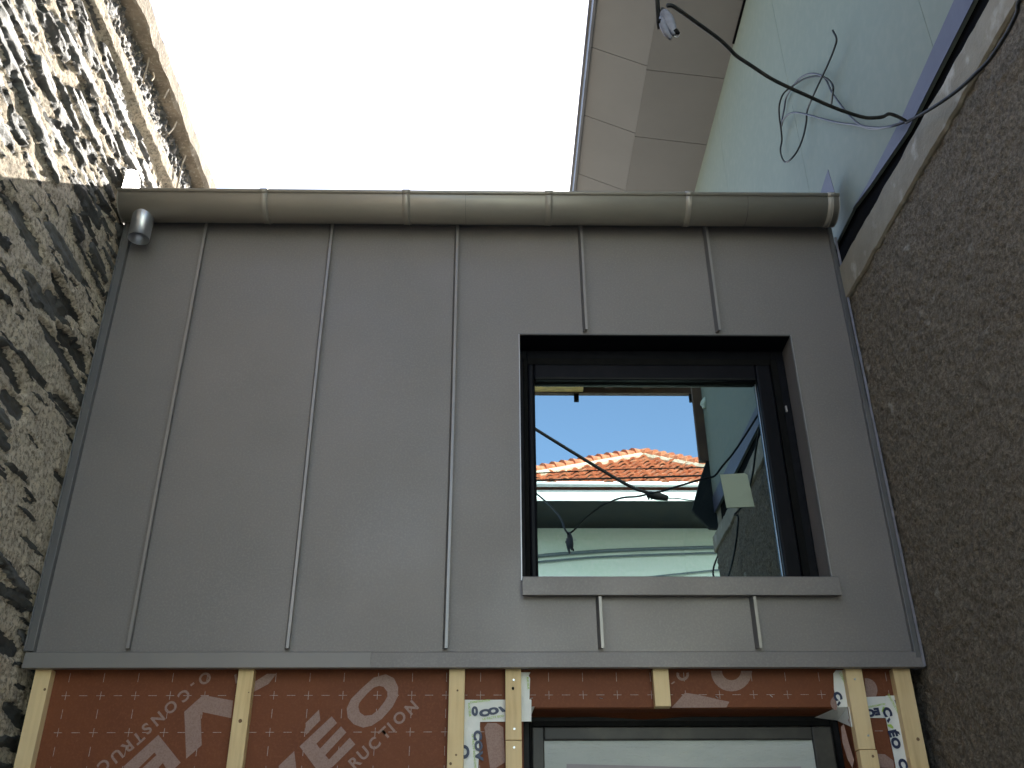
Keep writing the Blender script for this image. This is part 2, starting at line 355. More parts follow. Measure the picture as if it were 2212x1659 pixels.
# side flashings, bottom flashing
MB().box(X0-.004,X0+.022,-.024,.03,2.42,ZT).build('side_flashing',ZINC2,H,bevel=.0015)
MB().box(X0-.0065,X0-.0045,-.028,.03,2.42,ZT).build('flashing_edge',BRIGHT,H)
MB().box(X1-.022,X1-.004,-.020,.03,2.37,3.32).build('side_flashing',ZINC2,H,bevel=.0015)
MB().box(X1-.020,X1-.004,-.016,.03,3.322,ZT).build('side_flashing',ZINC2,H,bevel=.0015)
m=MB()
for i in range(5): m.box(X1-.019+.003*i,X1-.0178+.003*i,-.0175,-.0155,3.33,ZT-.08)
m.build('flashing_ridge',ZINC2,H)
m=MB(); vs=[];n=90                        # wavy foil lip against the rendered wall
for i in range(n):
    z=2.37+(ZT-.1-2.37)*i/(n-1); q=(float(fbm(np.array(z*14.),np.array(.5),3,4))-.5)*.010
    vs+=[(X1-.004,-.021,z),(X1+.006*1+q*.5-.003,-.026,z)]
m.add(vs,[(2*i,2*i+1,2*i+3,2*i+2) for i in range(n-1)]).build('foil_lip',FOIL,H)
for a,b,dy in ((X0-.002,-.383,0),(-.385,X1,.0015)):
    MB().prism([(a,-.012+dy,2.42),(a,-.020+dy,2.416),(a,-.024+dy,2.368),(a,-.010+dy,2.366),(a,.012,2.372),(a,.012,2.42)],(b-a,0,0)).build('bottom_flashing',ZFL if a<-1 else ZINC,H,bevel=.001)
# reveals + sill
D=.135
MB().prism([(WX0,0,WZ1),(WX1,0,WZ1),(WX1,D,WZ1),(WX0,D,WZ1)],(0,0,.004)).build('window_head',BLACKAL,H)  # head reveal in black: its shade is put into the colour
MB().prism([(WX1,0,WZ0),(WX1,0,WZ1),(WX1,D+.02,WZ1),(WX1,D+.02,WZ0)],(.004,0,0)).build('window_reveal',ZINC,H)
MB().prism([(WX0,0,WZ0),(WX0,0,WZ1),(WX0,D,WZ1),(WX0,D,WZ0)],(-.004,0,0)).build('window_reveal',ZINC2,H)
MB().box(WX0-.003,WX0+.0005,-.006,.003,WZ0,WZ1).build('edge_trim',BRIGHT,H); MB().box(WX1-.0005,WX1+.003,-.007,.003,WZ0,WZ1).build('edge_trim',BRIGHT,H)
MB().box(WX0-.003,WX1+.003,-.006,.003,WZ1-.001,WZ1+.004).build('edge_trim',ZINC2,H)
MB().prism([(.092,-.034,2.596),(.092,-.034,2.656),(.092,-.030,2.659),(.092,D,2.682),(.092,D,2.670),(.092,-.022,2.650),(.092,-.022,2.596)],(1.035,0,0)).build('window_sill',ZINC,H,bevel=.001)
# upper window
Wn=MB()
def ring(mb,xo0,xo1,zo0,zo1,xi0,xi1,zi0,zi1,y0,y1):
    mb.box(xo0,xi0,y0,y1,zo0,zo1); mb.box(xi1,xo1,y0,y1,zo0,zo1); mb.box(xi0,xi1,y0,y1,zi1,zo1); mb.box(xi0,xi1,y0,y1,zo0,zi0)
fr=MB(); ring(fr,WX0+.001,WX1-.001,2.66,WZ1-.001,.122,1.062,2.69,3.548,.108,.19)
frame=fr.build('window_frame',BLACKAL,H,bevel=.003)
fr=MB(); ring(fr,.108,1.078,2.675,3.566,.126,1.052,2.69,3.538,.098,.112); fr.build('gasket',RUBBER,frame,bevel=.002)
fr=MB(); ring(fr,.124,1.048,2.683,3.535,.148,.990,2.700,3.468,.088,.150); sash=fr.build('window_sash',BLACKAL,frame,bevel=.007)
fr=MB(); ring(fr,.1465,.9925,2.698,3.4705,.151,.9885,2.702,3.4660,.112,.1195); fr.build('glazing_bead',RUBBER,sash)
MB().box(.9872,.9888,.1150,.1192,2.702,3.466).build('glass_spacer',BRIGHT,sash)
a=.0
def pane(y,mt,tilt,nm,par):
    n=14; vs=[];fs=[]
    x0,x1,z0,z1=.147,.992,2.698,3.470
    vs=[(x0,y,z0),(x1,y,z0),(x1,y+tilt,z1),(x0,y+tilt,z1)]
    return MB().add(vs,[(0,1,2,3)]).build(nm,mt,par)
pn=pane(YG,GLASS,0,'window_glass',frame); pane(YG+.018,GLASS2,-.0035,'inner_glass',frame)
st=[on(*C4(*p),1,YG-.003) for p in [(1232,868),(1380,860),(1396,872),(1437,1058),(1272,1065)]]
MB().prism(st,(0,.001,0)).build('paper_sticker',STICK,frame)
hk=on(*C4(1622,485),1,.02); MB().box(hk[0]-.003,hk[0]+.003,.01,.016,hk[2]-.012,hk[2]+.012).build('hinge_cap',BRIGHT,frame)
# room behind
m=MB(); x0,x1,y0,y1,z0,z1=-1.4,1.3,.2,3.3,2.4,4.05
m.add([(x0,y0,z0),(x1,y0,z0),(x1,y1,z0),(x0,y1,z0),(x0,y0,z1),(x1,y0,z1),(x1,y1,z1),(x0,y1,z1)],[(0,1,2,3),(7,6,5,4),(1,2,6,5),(2,3,7,6),(3,0,4,7)])
m.build('room_lining',INT,H)
# shell: sheathing, roof
m=MB(); m.box(-1.44,WX0-.006,.03,.12,2.405,4.12); m.box(WX1+.006,1.335,.03,.12,2.405,4.12); m.box(WX0-.006,WX1+.006,.03,.10,WZ1+.006,4.12); m.box(WX0-.006,WX1+.006,.03,.11,2.405,2.585)
m.box(-1.44,-1.42,.12,3.4,0,4.1); m.box(1.315,1.335,.12,3.4,0,4.1); m.box(-1.44,1.335,3.4,3.42,0,4.2)
m.build('house_shell',INT,H)
MB().prism([(-1.45,-.012,4.122),(-1.45,-.012,4.158),(-1.45,3.5,4.33),(-1.45,3.5,4.26)],(2.80,0,0)).build('roof',TIN,H)
# membrane with print
MY=.045
OPX0,OPX1,OPZ=.092,1.109,2.261
mm=MB()
def memb_grid(xa,xb,za,zb):
    nx=max(2,int((xb-xa)/.05)); nz=max(2,int((zb-za)/.05)); vs=[];fs=[]
    for j in range(nz+1):
        for i in range(nx+1): vs.append((xa+(xb-xa)*i/nx,MY,za+(zb-za)*j/nz))
    for j in range(nz):
        for i in range(nx): fs.append((j*(nx+1)+i,j*(nx+1)+i+1,(j+1)*(nx+1)+i+1,(j+1)*(nx+1)+i))
    mm.add(vs,fs)
memb_grid(-1.428,OPX0,0,2.40); memb_grid(OPX1,1.317,0,2.40); memb_grid(OPX0,OPX1,OPZ,2.40)
vs=[];fs=[];n=60                          # membrane folded into the door head, ragged lower edge
for i in range(n+1):
    x=OPX0+(OPX1-OPX0)*i/n; bulge=.010*math.exp(-((x-.49)/.09)**2)+.003*float(fbm(np.array(x*16.),np.array(2.),3,3))
    wr=.006*(float(fbm(np.array(x*9.),np.array(5.),3,6))-.5)
    vs+=[(x,MY,OPZ),(x,MY+.008,OPZ-.004),(x,MY+.055,OPZ-.005+wr),(x,MY+.11,OPZ-.008-bulge*1.2+wr),(x,MY+.113,OPZ+.004)]
for i in range(n):
    for j in range(4): fs.append((i*5+j,i*5+j+1,i*5+5+j+1,i*5+5+j))
mm.add(vs,fs)
for sx,x in ((1,OPX0),(-1,OPX1)):
    mm.add([(x,MY,0),(x,MY,OPZ),(x+sx*.004,MY+.11,OPZ),(x+sx*.004,MY+.11,0)],[(0,1,2,3)])
memb=mm.build('weather_membrane',MEMB,H,smooth=False)
m=MB()                                     # printed crosses and dashes of the installation grid
gx,gz=-.686,2.2985; px_=.1075; pz=.1105
def clear(x,z):
    if not(-1.38<x<1.26) or z>2.395: return False
    return not(OPX0-.03<x<OPX1+.03 and z<OPZ+.012)
for i in range(-8,20):
    for j in range(-20,2):
        x=gx+i*px_; z=gz+j*pz; y=MY-.0006
        if clear(x-.014,z) and clear(x+.014,z): m.add([(x-.013,y,z-.0008),(x+.013,y,z-.0008),(x+.013,y,z+.0008),(x-.013,y,z+.0008)],[(0,1,2,3)])
        if clear(x,z-.014) and clear(x,z+.014): m.add([(x-.0008,y-.0002,z-.013),(x+.0008,y-.0002,z-.013),(x+.0008,y-.0002,z+.013),(x-.0008,y-.0002,z+.013)],[(0,1,2,3)])
        xm=x+px_/2
        if clear(xm-.014,z) and clear(xm+.014,z): m.add([(xm-.013,y,z-.0008),(xm+.013,y,z-.0008),(xm+.013,y,z+.0008),(xm-.013,y,z+.0008)],[(0,1,2,3)])
        zm=z+pz/2
        if clear(x,zm-.014) and clear(x,zm+.014): m.add([(x-.0008,y,zm-.014),(x+.0008,y,zm-.014),(x+.0008,y,zm+.014),(x-.0008,y,zm+.014)],[(0,1,2,3)])
m.build('printed_grid',PRINTW,memb)
def poly(mb,P,c,y,m=0):
    mb.add([on(*c(*p),1,y) for p in P],[tuple(range(len(P)))],m)
def annulus(mb,O,I,c,y,m=0):
    O=[on(*c(*p),1,y) for p in O]; I=[on(*c(*p),1,y) for p in I]; n=min(len(O),len(I))
    mb.add(O[:n]+I[:n],[(i,(i+1)%n,n+(i+1)%n,n+i) for i in range(n)],m)
cA=cr(200,1660,.1989); cB=cr(600,1600,.3345); cT=cr(1140,1670,.1508); cU=cr(2060,1660,.1567); cD=cr(1640,1660,.2260); c5=cr(0,1580,.3165); c7=cr(1100,1600,.3165); c8=cr(1800,1580,.3436)
yl=MY-.0012
class Glyphs:
    def add(s,v,f,m=0): MB().add(v,f,m).build('printed_letter',PRINT,memb); return s
L_=Glyphs()
poly(L_,[(1310,600),(1545,390),(1925,460),(1900,680),(1545,605)],cA,yl); poly(L_,[(1310,600),(1545,605),(1515,640),(1530,1020),(1335,1190)],cA,yl)
poly(L_,[(985,890),(1265,1240),(1120,1380),(1040,1240),(935,1112)],cA,yl); poly(L_,[(985,890),(935,1112),(735,1310),(600,1440),(545,1290)],cA,yl)
poly(L_,[(965,1140),(1045,1240),(900,1390),(760,1330)],cA,yl)
poly(L_,[(1850,340),(1868,330),(1875,400),(1862,410)],c5,yl); poly(L_,[(2000,400),(2110,330),(2185,330),(2120,410),(2000,475)],c5,yl)
O=[(1090,256),(1150,285),(1182,350),(1180,420),(1140,500),(1060,590),(985,640),(920,655),(850,630),(805,580),(797,510),(830,440),(910,360),(1000,280)]
I=[(1040,342),(1072,350),(1100,385),(1102,420),(1080,460),(1030,525),(985,560),(930,566),(895,540),(884,500),(892,470),(915,440),(950,400),(1000,355)]
annulus(L_,O,I,cB,yl)
poly(L_,[(445,795),(685,570),(725,620),(570,775),(598,812),(755,645),(795,690),(637,860),(665,893),(820,730),(862,780),(690,950),(590,990)],cB,yl)
poly(L_,[(590,520),(600,600),(492,710),(490,620)],cB,yl); poly(L_,[(290,940),(405,830),(425,1000),(290,1000)],cB,yl)
# above the door
def arc(mb,cx,cy,ro,ri,a0,a1,c,y,n=14,ax=1.0):
    O=[];I=[]
    for i in range(n+1):
        a=math.radians(a0+(a1-a0)*i/n); O.append((cx+ro*math.cos(a)*ax,cy+ro*math.sin(a))); I.append((cx+ri*math.cos(a)*ax,cy+ri*math.sin(a)))
    Ow=[on(*c(*p),1,y) for p in O]; Iw=[on(*c(*p),1,y) for p in I]; k=n+1
    mb.add(Ow+Iw,[(i,i+1,k+i+1,k+i) for i in range(n)])
arc(L_,835,75,228,105,0,180,cD,yl); arc(L_,295,115,70,40,-20,200,cD,yl); poly(L_,[(165,215),(200,190),(212,200),(178,225)],cD,yl)
poly(L_,[(320,318),(440,335),(812,418),(778,480),(170,485)],cD,yl)
arc(L_,2010,430,85,0,100,260,cD,yl,ax=.95)
arc(L_,1060,425,90,-1,-95,95,c8,yl,ax=.95)
poly(L_,[(350,690),(375,655),(445,655),(500,690),(515,965),(440,1011),(395,1011)],c7,yl)
poly(L_,[(880,690),(900,670),(935,800),(975,930),(965,990),(930,930),(890,800)],c8,yl)
poly(L_,[(1140,885),(1200,890),(1262,935),(1268,990),(1165,985)],c8,yl)
poly(L_,[(930,640),(985,760),(985,720),(950,610)],c8,yl)

def text(s,pos,size,ang,mt,parent,name='printed_word',off=.0,sx=1,y=None,spacing=1):
    cu=bpy.data.curves.new('t','FONT'); cu.body=s; cu.size=size; cu.align_x='CENTER'; cu.align_y='CENTER'; cu.offset=off; cu.space_character=spacing; cu.resolution_u=4
    o=bpy.data.objects.new('t',cu); COL.objects.link(o); bpy.context.view_layer.update()
    me=bpy.data.meshes.new_from_object(o.evaluated_get(bpy.context.evaluated_depsgraph_get())); bpy.data.objects.remove(o)
    ca,sa=math.cos(ang),math.sin(ang)
    for v in me.vertices:
        a,b=v.co.x*sx,v.co.y; v.co=Vector((pos[0]+a*ca-b*sa,pos[1],pos[2]+a*sa+b*ca))
    me.materials.clear(); me.materials.append(mt); me.name=name
    o=bpy.data.objects.new(name,me); COL.objects.link(o); o.parent=parent; return o
A=math.radians
def letters(L,c,ang,size,mt,par,y,off=.0,sx=1):
    for s,x,yy in L: text(s,on(*c(x,yy),1,y),size,ang,mt,par,'printed_letter',off,sx)
letters([('C',1305,390),('O',1135,537),('N',975,682),('S',835,806),('T',728,922),('R',598,1030),('U',458,1150),('C',295,1270)],cA,A(225),.0475,PRINT,memb,MY-.0018,.0013)
letters([('O',1565,175)],cA,A(225),.0475,PRINT,memb,MY-.0018,.0013); letters([('-',1420,265)],cA,A(220),.045,PRINT,memb,MY-.0018,.001)
letters([('R',858,920),('U',925,850),('C',1005,778),('T',1085,700),('I',1132,655),('O',1195,585),('N',1285,508)],cB,A(44),.0475,PRINT,memb,MY-.0018,.0013)
# staples
m=MB()
for p,q in (((712,462),(732,458)),((1260,458),(1285,463))): 
    a,b=on(*c7(*p),1,MY-.002),on(*c7(*q),1,MY-.002); MB().tube([a,b],.001,5).build('staple',BRIGHT,memb)
for p,q in (((368,460),(382,474)),((430,688),(440,660))): pass
for p,q in (((660,355),(688,378)),((1262,342),(1288,366))):
    a,b=on(*cD(*p),1,MY-.002),on(*cD(*q),1,MY-.002); MB().tube([a,b],.001,5).build('staple',BRIGHT,memb)
# tapes
def tape(polys,y=MY-.004):
    m=MB()
    for P,c in polys: m.prism([on(*c(*p),1,y) for p in P][::-1],(0,.0015,0))
    return m.build('sealing_tape',TAPE,H)
T1=tape([([(120,525),(398,530),(398,890),(360,1900),(100,1900)],cT),]); 
T1b=tape([([(398,528),(1250,520),(1250,885),(398,892)],cT)],MY-.005)
T1c=tape([([(1080,70),(1232,72),(1205,130),(1228,165),(1212,665),(1080,665)],cT)],MY-.0045)
T2=tape([([(985,505),(1190,500),(1300,900),(1420,1659),(1460,1900),(1190,1900),(1120,1500),(985,860)],cU)],MY-.006)
T2b=tape([([(600,530),(1190,505),(1190,860),(600,858)],cU)],MY-.0045)
T2c=tape([([(150,150),(190,100),(330,100),(400,400),(420,690),(380,682),(215,690),(160,400)],cU)],MY-.0045)
# folded pieces inside the opening
m=MB(); m.add([on(*cU(215,690),1,MY-.004),on(*cU(390,682),1,MY-.004),(1.104,.13,2.235),(1.03,.14,2.247)],[(0,1,2,3)])
m.add([(1.108,.041,2.262),(1.108,.041,2.20),(1.1,.13,2.235)],[(0,1,2)]); m.build('folded_tape',TAPE,H)
m=MB(); m.add([(.090,.040,2.262),(.128,.040,2.262),(.118,.09,2.243),(.097,.10,2.24)],[(0,1,2,3)]); m.build('folded_tape',TAPE,H)
MB().prism([on(*cU(390,682),1,.030),on(*cU(402,684),1,.030),on(*cU(455,1000),1,.030),on(*cU(437,1000),1,.030)],(0,.003,0)).build('cut_tape_edge',WHITEP,H)
# tape print
def tl(L,c,ang,size,mt,par,y=MY-.0075,sx=1.25,off=.0022): 
    for s,x,yy in L: text(s,on(*c(x,yy),1,y),size,A(ang),mt,par,'printed_letter',off,sx)
tl([('0',312,722)],cT,4,.036,NAVY,T1,sx=1.0); tl([('C',465,750),('O',618,718)],cT,8,.026,NAVY,T1b,sx=1.5)
poly_=MB(); poly(poly_,[(695,645),(745,638),(818,700),(818,725),(765,730)],cT,MY-.0075); poly_.build('printed_letter',NAVY,T1b)
tl([('C',352,1115)],cT,-85,.032,NAVY,T1,sx=1.2); tl([('O',368,1290)],cT,-85,.030,NAVY,T1,sx=1.2); tl([('V',375,1460)],cT,-85,.03,NAVY,T1)
tl([('O',125,1390)],cT,-85,.04,NAVY,T1,sx=1.2)
text('LE PACTE ECO-CONST',on(*cT(300,1400),1,MY-.0075),.0085,A(-84),LIME,T1,'printed_word',.0002,1.1,spacing=1.15)
text('LE PACTE ECO',on(*cT(615,820),1,MY-.0075),.0085,A(9),LIME,T1b,'printed_word',.0002,1.1,spacing=1.1)
text('CONSTRUCTION',on(*cT(400,552),1,MY-.0075),.0080,A(6),LIME,T1b,'printed_word',.0002,1)
text('RUCTEUR',on(*cT(222,690),1,MY-.0075),.0085,A(-84),LIME,T1,'printed_word',.0002,1.1)
text('RUCTEUR',on(*cT(1192,250),1,MY-.0075),.0085,A(-86),LIME,T1c,'printed_word',.0002,1.0)
tl([('C',1003,765),('É',1092,1105),('O',1140,1262),('C',1252,1590)],cU,-80,.034,NAVY,T2,y=MY-.0085,sx=1.15)
for P,mt_ in (([(1000,905),(1025,945),(1060,885),(1040,850)],NAVY),([(1008,965),(1070,960),(1108,1005),(1100,1032),(1025,1000)],LIME)):
    q=MB(); poly(q,P,cU,MY-.0085); q.build('printed_letter',mt_,T2)
tl([('V',1180,645)],cU,-10,.026,NAVY,T2,y=MY-.0085,sx=1)
text('CONSTRUCTEUR',on(*cU(1110,640),1,MY-.0085),.0085,A(-70),LIME,T2,'printed_word',.0002)
tl([('E',845,752)],cU,185,.028,NAVY,T2b,sx=1.1); tl([('O',735,775)],cU,185,.028,NAVY,T2b,sx=1.2)
q=MB(); poly(q,[(940,680),(975,690),(950,765),(918,762)],cU,MY-.0085); q.build('printed_letter',LIME,T2b)
text('CTEUR COMMITTED',on(*cU(840,662),1,MY-.0075),.0062,A(10),LIME,T2b,'printed_word',.0002)
tl([('C',212,512)],cU,-75,.032,NAVY,T2c,sx=1.1); q=MB(); poly(q,[(205,650),(228,675),(270,620),(240,588)],cU,MY-.0085); q.build('printed_letter',NAVY,T2c)
text('CONSTRUCT',on(*cU(310,260),1,MY-.0075),.0085,A(-73),LIME,T2c,'printed_word',.0002)
# battens
def batten(x0,x1,z0,z1,knots=(),dx=0):
    m=MB(); m.box(x0,x1,.010,MY-.001 if z0<2 else MY-.001,z0,z1)
    b=m.build('timber_batten',WOOD,H,bevel=.0015)
    for kx,kz,r in knots:
        m=MB(); n=14; vs=[(kx,.0092,kz)]+[(kx+r*math.cos(2*math.pi*i/n)*(1+.2*math.sin(3*i)),.0094,kz+r*1.1*math.sin(2*math.pi*i/n)) for i in range(n)]
        m.add(vs,[(0,1+i,1+(i+1)%n) for i in range(n)]).build('knot',KNOT,b)
    return b
batten(-1.427,-1.377,0,2.372,[(-1.385,2.31,.004)]); batten(-.797,-.749,0,2.372,[(-.772,2.215,.0055),(-.757,2.30,.0018)])
batten(-.139,-.090,0,2.372,[(-.112,2.305,.003),(-.112,2.115,.003),(-.128,2.09,.004)])
batten(.037,.086,2.158,2.372); batten(.0375,.0865,0,2.156)
batten(.501,.550,2.256,2.372)
batten(1.110,1.163,2.128,2.372); batten(1.112,1.166,0,2.126,[(1.15,2.108,.004)])
batten(1.262,1.316,0,2.372,[(1.298,2.157,.005)])
m=MB(); 
for x,z in ((.063,2.337),(.064,2.190),(.063,2.136),(1.136,2.338),(1.147,2.168)):
    q=[(x+.0034*math.cos(a),.0085,z+.0034*math.sin(a)) for a in np.linspace(0,2*math.pi,13)[:-1]]
    MB().prism(q[::-1],(0,.003,0)).build('screw_head',GALV,H)
m=MB(); q=[(.0605+.004*math.cos(a),.0090,2.311+.005*math.sin(a)) for a in np.linspace(0,2*math.pi,13)[:-1]]; m.prism(q[::-1],(0,.002,0)); m.build('screw_hole',RUBBER,H)
# door below
m=MB(); ring(m,OPX0+.001,OPX1-.002,0.02,2.262,.120,1.078,.06,2.228,.145,.215); df=m.build('door_frame',BLACKAL,H,bevel=.003)
m=MB(); ring(m,.114,1.086,.045,2.238,.124,1.074,.06,2.221,.136,.148); m.build('gasket',RUBBER,df,bevel=.002)
m=MB(); ring(m,.122,1.076,.05,2.218,.160,1.012,.10,2.178,.128,.20); ds=m.build('door_leaf',DARKAL,df,bevel=.004)
n=40;vs=[];fs=[]
FILM=mat('protective film',(.46,.49,.47),.2,0,var=((.38,.41,.40),3,.35,.7),bump=(14,.6,.012),map=(1,1,3.5))
for j in range(n+1):
    for i in range(n+1):
        u,v=i/n,(j/n)**1.6; x=.159+.854*u; z=2.179-.9*v
        e=min(u,1-u,v*2); wr=(float(fbm(np.array(u*26+v*6),np.array(v*30.),3,12))-.5)*.010*math.exp(-e*9)+(float(fbm(np.array(u*2.),np.array(v*44+u*3),2,13))-.5)*.006
        vs.append((x,.146-.004+wr,z))
for j in range(n):
    for i in range(n): fs.append((j*(n+1)+i,(j+1)*(n+1)+i,(j+1)*(n+1)+i+1,j*(n+1)+i+1))
MB().add(vs,fs).build('protective_film',FILM,ds,smooth=True)
FP=mat('grey lilac label panel',(.30,.27,.29),.5,0,var=((.26,.24,.26),4,.4,.6))
MB().prism([on(*c7(1000,978),1,.134),on(*c7(2212,1010),1,.134),on(*c8(590,978),1,.134),on(*c8(600,1400),1,.134),on(*c7(985,1500),1,.134)],(0,.001,0)).build('film_panel',FP,ds)
m=MB(); m.box(.16,1.012,.16,.17,.1,2.178); m.build('door_glass',BLACKAL,ds)

# gutter
GC=(-.095,4.150); GR=.0745
def gprof(r,n=20,a0=180,a1=360): return [(GC[0]+r*math.cos(A(a0+(a1-a0)*i/n)),GC[1]+r*math.sin(A(a0+(a1-a0)*i/n))) for i in range(n+1)]
def gsweep(mb,x0,x1,ro,ri,a0=180,a1=360,n=20):
    P=gprof(ro,n,a0,a1)+gprof(ri,n,a0,a1)[::-1]; k=len(P)
    vs=[(x0,*p) for p in P]+[(x1,*p) for p in P]; mb.add(vs,[(i,(i+1)%k,k+(i+1)%k,k+i) for i in range(k)]+[tuple(range(k-1,-1,-1)),tuple(range(k,2*k))])
GX0,GX1=-1.452,1.334
m=MB(); gsweep(m,GX0,GX1,GR,GR-.0012); 
gut=m.build('gutter',ZGUT,H,smooth=False)
for p in gut.data.polygons: p.use_smooth=len(p.vertices)==4
m=MB(); m.tube([(GX0,-.170,4.152),(-.1,-.1705,4.149),(GX1+.004,-.170,4.152)],.0085,12); m.build('gutter_bead',ZGUT,gut,smooth=True)
for i,x in enumerate((-.892,-.345,.207,.752,1.306)):
    m=MB(); gsweep(m,x-.014,x+.014,GR+.0022,GR+.0002); m.tube([(x-.015,-.1702,4.1515),(x+.015,-.1702,4.1515)],.0105,12)
    m.tube([(x+.006,*p) for p in gprof(GR+.0025,16,185,355)],.0022,6)
    b=m.build('gutter_bracket',ZGUT,gut)
    for p in b.data.polygons: p.use_smooth=len(p.vertices)==4 
for x in (-.115,.98):
    m=MB(); gsweep(m,x-.0008,x+.0008,GR+.0010,GR); m.build('gutter_joint',ZINC2,gut)
for x in (GX1,GX0):
    P=gprof(GR+.003); m=MB(); m.prism([(x,*p) for p in P],(.003,0,0)); m.build('gutter_end_cap',ZGUT,gut)
# outlet
m=MB(); n=28; cx,cy=-1.364,-.096; R1=.0405
zt=4.10; zb=3.975
vs=[]
for rr,z in ((R1,zt),(R1,zb),(R1-.0015,zb),(R1-.0015,zt)):
    vs+=[(cx+rr*math.cos(2*math.pi*i/n),cy+rr*math.sin(2*math.pi*i/n),z) for i in range(n)]
m.add(vs,[(j*n+i,j*n+(i+1)%n,(j+1)*n+(i+1)%n,(j+1)*n+i) for j in range(3) for i in range(n)])
o=m.build('gutter_outlet',GALV,gut,smooth=True)
# triangular end flashings above the gutter
def tri(name,pts,d,mt):
    MB().prism(pts,d).build(name,mt,H)
wz=mat('pale zinc flashing',(.62,.62,.64),.4,.2,var=((.5,.5,.53),12,.4,.6))
tri('end_flashing',[(-1.440,-.167,4.14),(-1.440,-.010,4.14),(-1.440,-.012,4.285),(-1.440,-.035,4.322),(-1.440,-.075,4.330),(-1.440,-.12,4.30),(-1.440,-.160,4.262)],(-.002,0,0),wz)
tri('end_flashing',[(1.346,.033,4.14),(1.346,.033,4.32),(1.346,-.100,4.345),(1.346,-.124,4.14)],(.002,0,0),LAV)

# ------------------------------------------------------------------ rendered wall on the right
XR=1.3555
def right_wall():
    t=thing('rendered_wall','dark rough rendered wall with pale smooth cement band along its top, right of the facade','wall',(XR,0,0))
    fy=np.concatenate([np.arange(-2.38,-1.95,.03),np.arange(-1.95,.21,.0075)]); fz=np.concatenate([np.arange(0,1.9,.05),np.arange(1.9,3.80,.0075)])
    Y,Z=np.meshgrid(fy,fz,indexing='ij')
    Hh=(fbm(Y*52,Z*70,3,101)-.5)*.018+(fbm(Y*16,Z*20,2,131)-.5)*.008+(fbm(Y*5,Z*4,3,111)-.5)*.012
    # a few trowel lips
    V=np.stack([-Hh*1.0+.002,Y,Z],-1).reshape(-1,3); ny,nz=Y.shape; idx=np.arange(ny*nz).reshape(ny,nz)
    Fc=np.stack([idx[:-1,:-1],idx[:-1,1:],idx[1:,1:],idx[1:,:-1]],-1).reshape(-1,4)
    me=bpy.data.meshes.new('render_coat'); me.vertices.add(len(V)); me.vertices.foreach_set('co',V.ravel())
    me.loops.add(Fc.size); me.loops.foreach_set('vertex_index',Fc.ravel()); me.polygons.add(len(Fc))
    me.polygons.foreach_set('loop_start',np.arange(0,Fc.size,4)); me.polygons.foreach_set('loop_total',np.full(len(Fc),4)); me.update(calc_edges=True)
    RM=mat('dark rough render',(.31,.258,.19),.9,0,var=((.125,.102,.073),80,.38,.6),var2=((.43,.40,.34),8.5,.66,.73),nr=.75,bump=(140,1,.014))
    me.materials.append(RM); me.polygons.foreach_set('use_smooth',[True]*len(Fc)); o=bpy.data.objects.new('render_coat',me); COL.objects.link(o); o.parent=t
    MB().box(.03,.3,-2.38,.5,0,3.80).build('wall_core',CONC,None).parent=t
    # cement band, wavy bottom edge
    n=240; ys=np.linspace(-2.385,.5,n); vs=[];fs=[]
    for y in ys:
        w1=(float(fbm(np.array(y*22.),np.array(1.),4,61))-.5)*.014; w2=(float(fbm(np.array(y*12.),np.array(4.),4,62))-.5)*.018
        zb=3.768+.028*max(y,-2)+w1; ztp=3.925+.055*max(y,-2)+w2
        vs+=[(-.0005,y,zb),(-.009,y,zb+.006),(-.010,y,(zb+ztp)/2),(-.0095,y,ztp-.004),(-.004,y,ztp),(.31,y,ztp+.0),(.31,y,zb)]
    for i in range(n-1):
        for j in range(7): fs.append((i*7+j,i*7+(j+1)%7,(i+1)*7+(j+1)%7,(i+1)*7+j))
    fs+=[tuple(range(6,-1,-1)),tuple(range((n-1)*7,n*7))]
    b=MB().add(vs,fs).build('cement_band',CONC,None); b.parent=t
right_wall()

VOIDP=mat('dark painted panel',(.02,.024,.024),.8,0,spec=.15,var=((.03,.034,.032),6,.4,.7))
# ------------------------------------------------------------------ upper storey with green boards and soffit
U=thing('upper_storey','overhanging upper storey clad in pale green boards under taupe eaves panels','building',(1.9,.5,4.0))
XG=1.405
UY0,UY1=-2.5,3.4
yb=[UY0,-2.13,-.93,.27,1.47,2.67,UY1]
for i in range(len(yb)-1):
    a,b=yb[i]+.0012,yb[i+1]-.0012
    ed=lambda y:float(np.interp(y,[-2.5,-.65,-.3,-.12,.3,4],[4.02,4.022,4.085,4.125,4.13,4.13]))
    P=[(XG,y,ed(y)) for y in sorted({a,b}|{q for q in (-.65,-.3,-.12,.3) if a<q<b})]
    MB().prism([*P,(XG,b,6.262),(XG,a,6.262)],(.0125,0,0)).build('wall_board',GREEN,U)
MB().prism([(XG-.004,UY0,4.018),(XG-.004,-.65,4.020),(XG-.004,-.3,4.083),(XG-.004,-.12,4.124),(XG-.004,-.3,4.105),(XG-.004,-.65,4.095),(XG-.004,-1.2,4.128),(XG-.004,UY0,4.13)],(.003,0,0)).build('edge_strip',LAV,U)
MB().box(XG+.016,XG+.12,UY0,UY1,3.80,6.2).build('wall_backing',DARK,U)
zcb=mir((1150,800),1,UY0-.04)[2]
MB().box(1.345,1.42,UY0-.04,UY0-.003,zcb,6.24).build('corner_board',OLDW,U)
MB().prism([mir(p,1,UY0-.045) for p in [(1158,765),(1112,900),(1080,1018),(1062,1090),(1168,1197),(1230,1200),(1230,765)]],(0,.03,0)).build('end_panel',VOIDP,U)
MB().box(1.42,3.6,UY0-.02,UY0+.1,0,6.2).build('gable_wall',CONC,U)
MB().box(1.66,1.75,UY0,UY1,0,3.86).build('inner_wall',CONC,U)
c3=cr(1400,0,.5244)
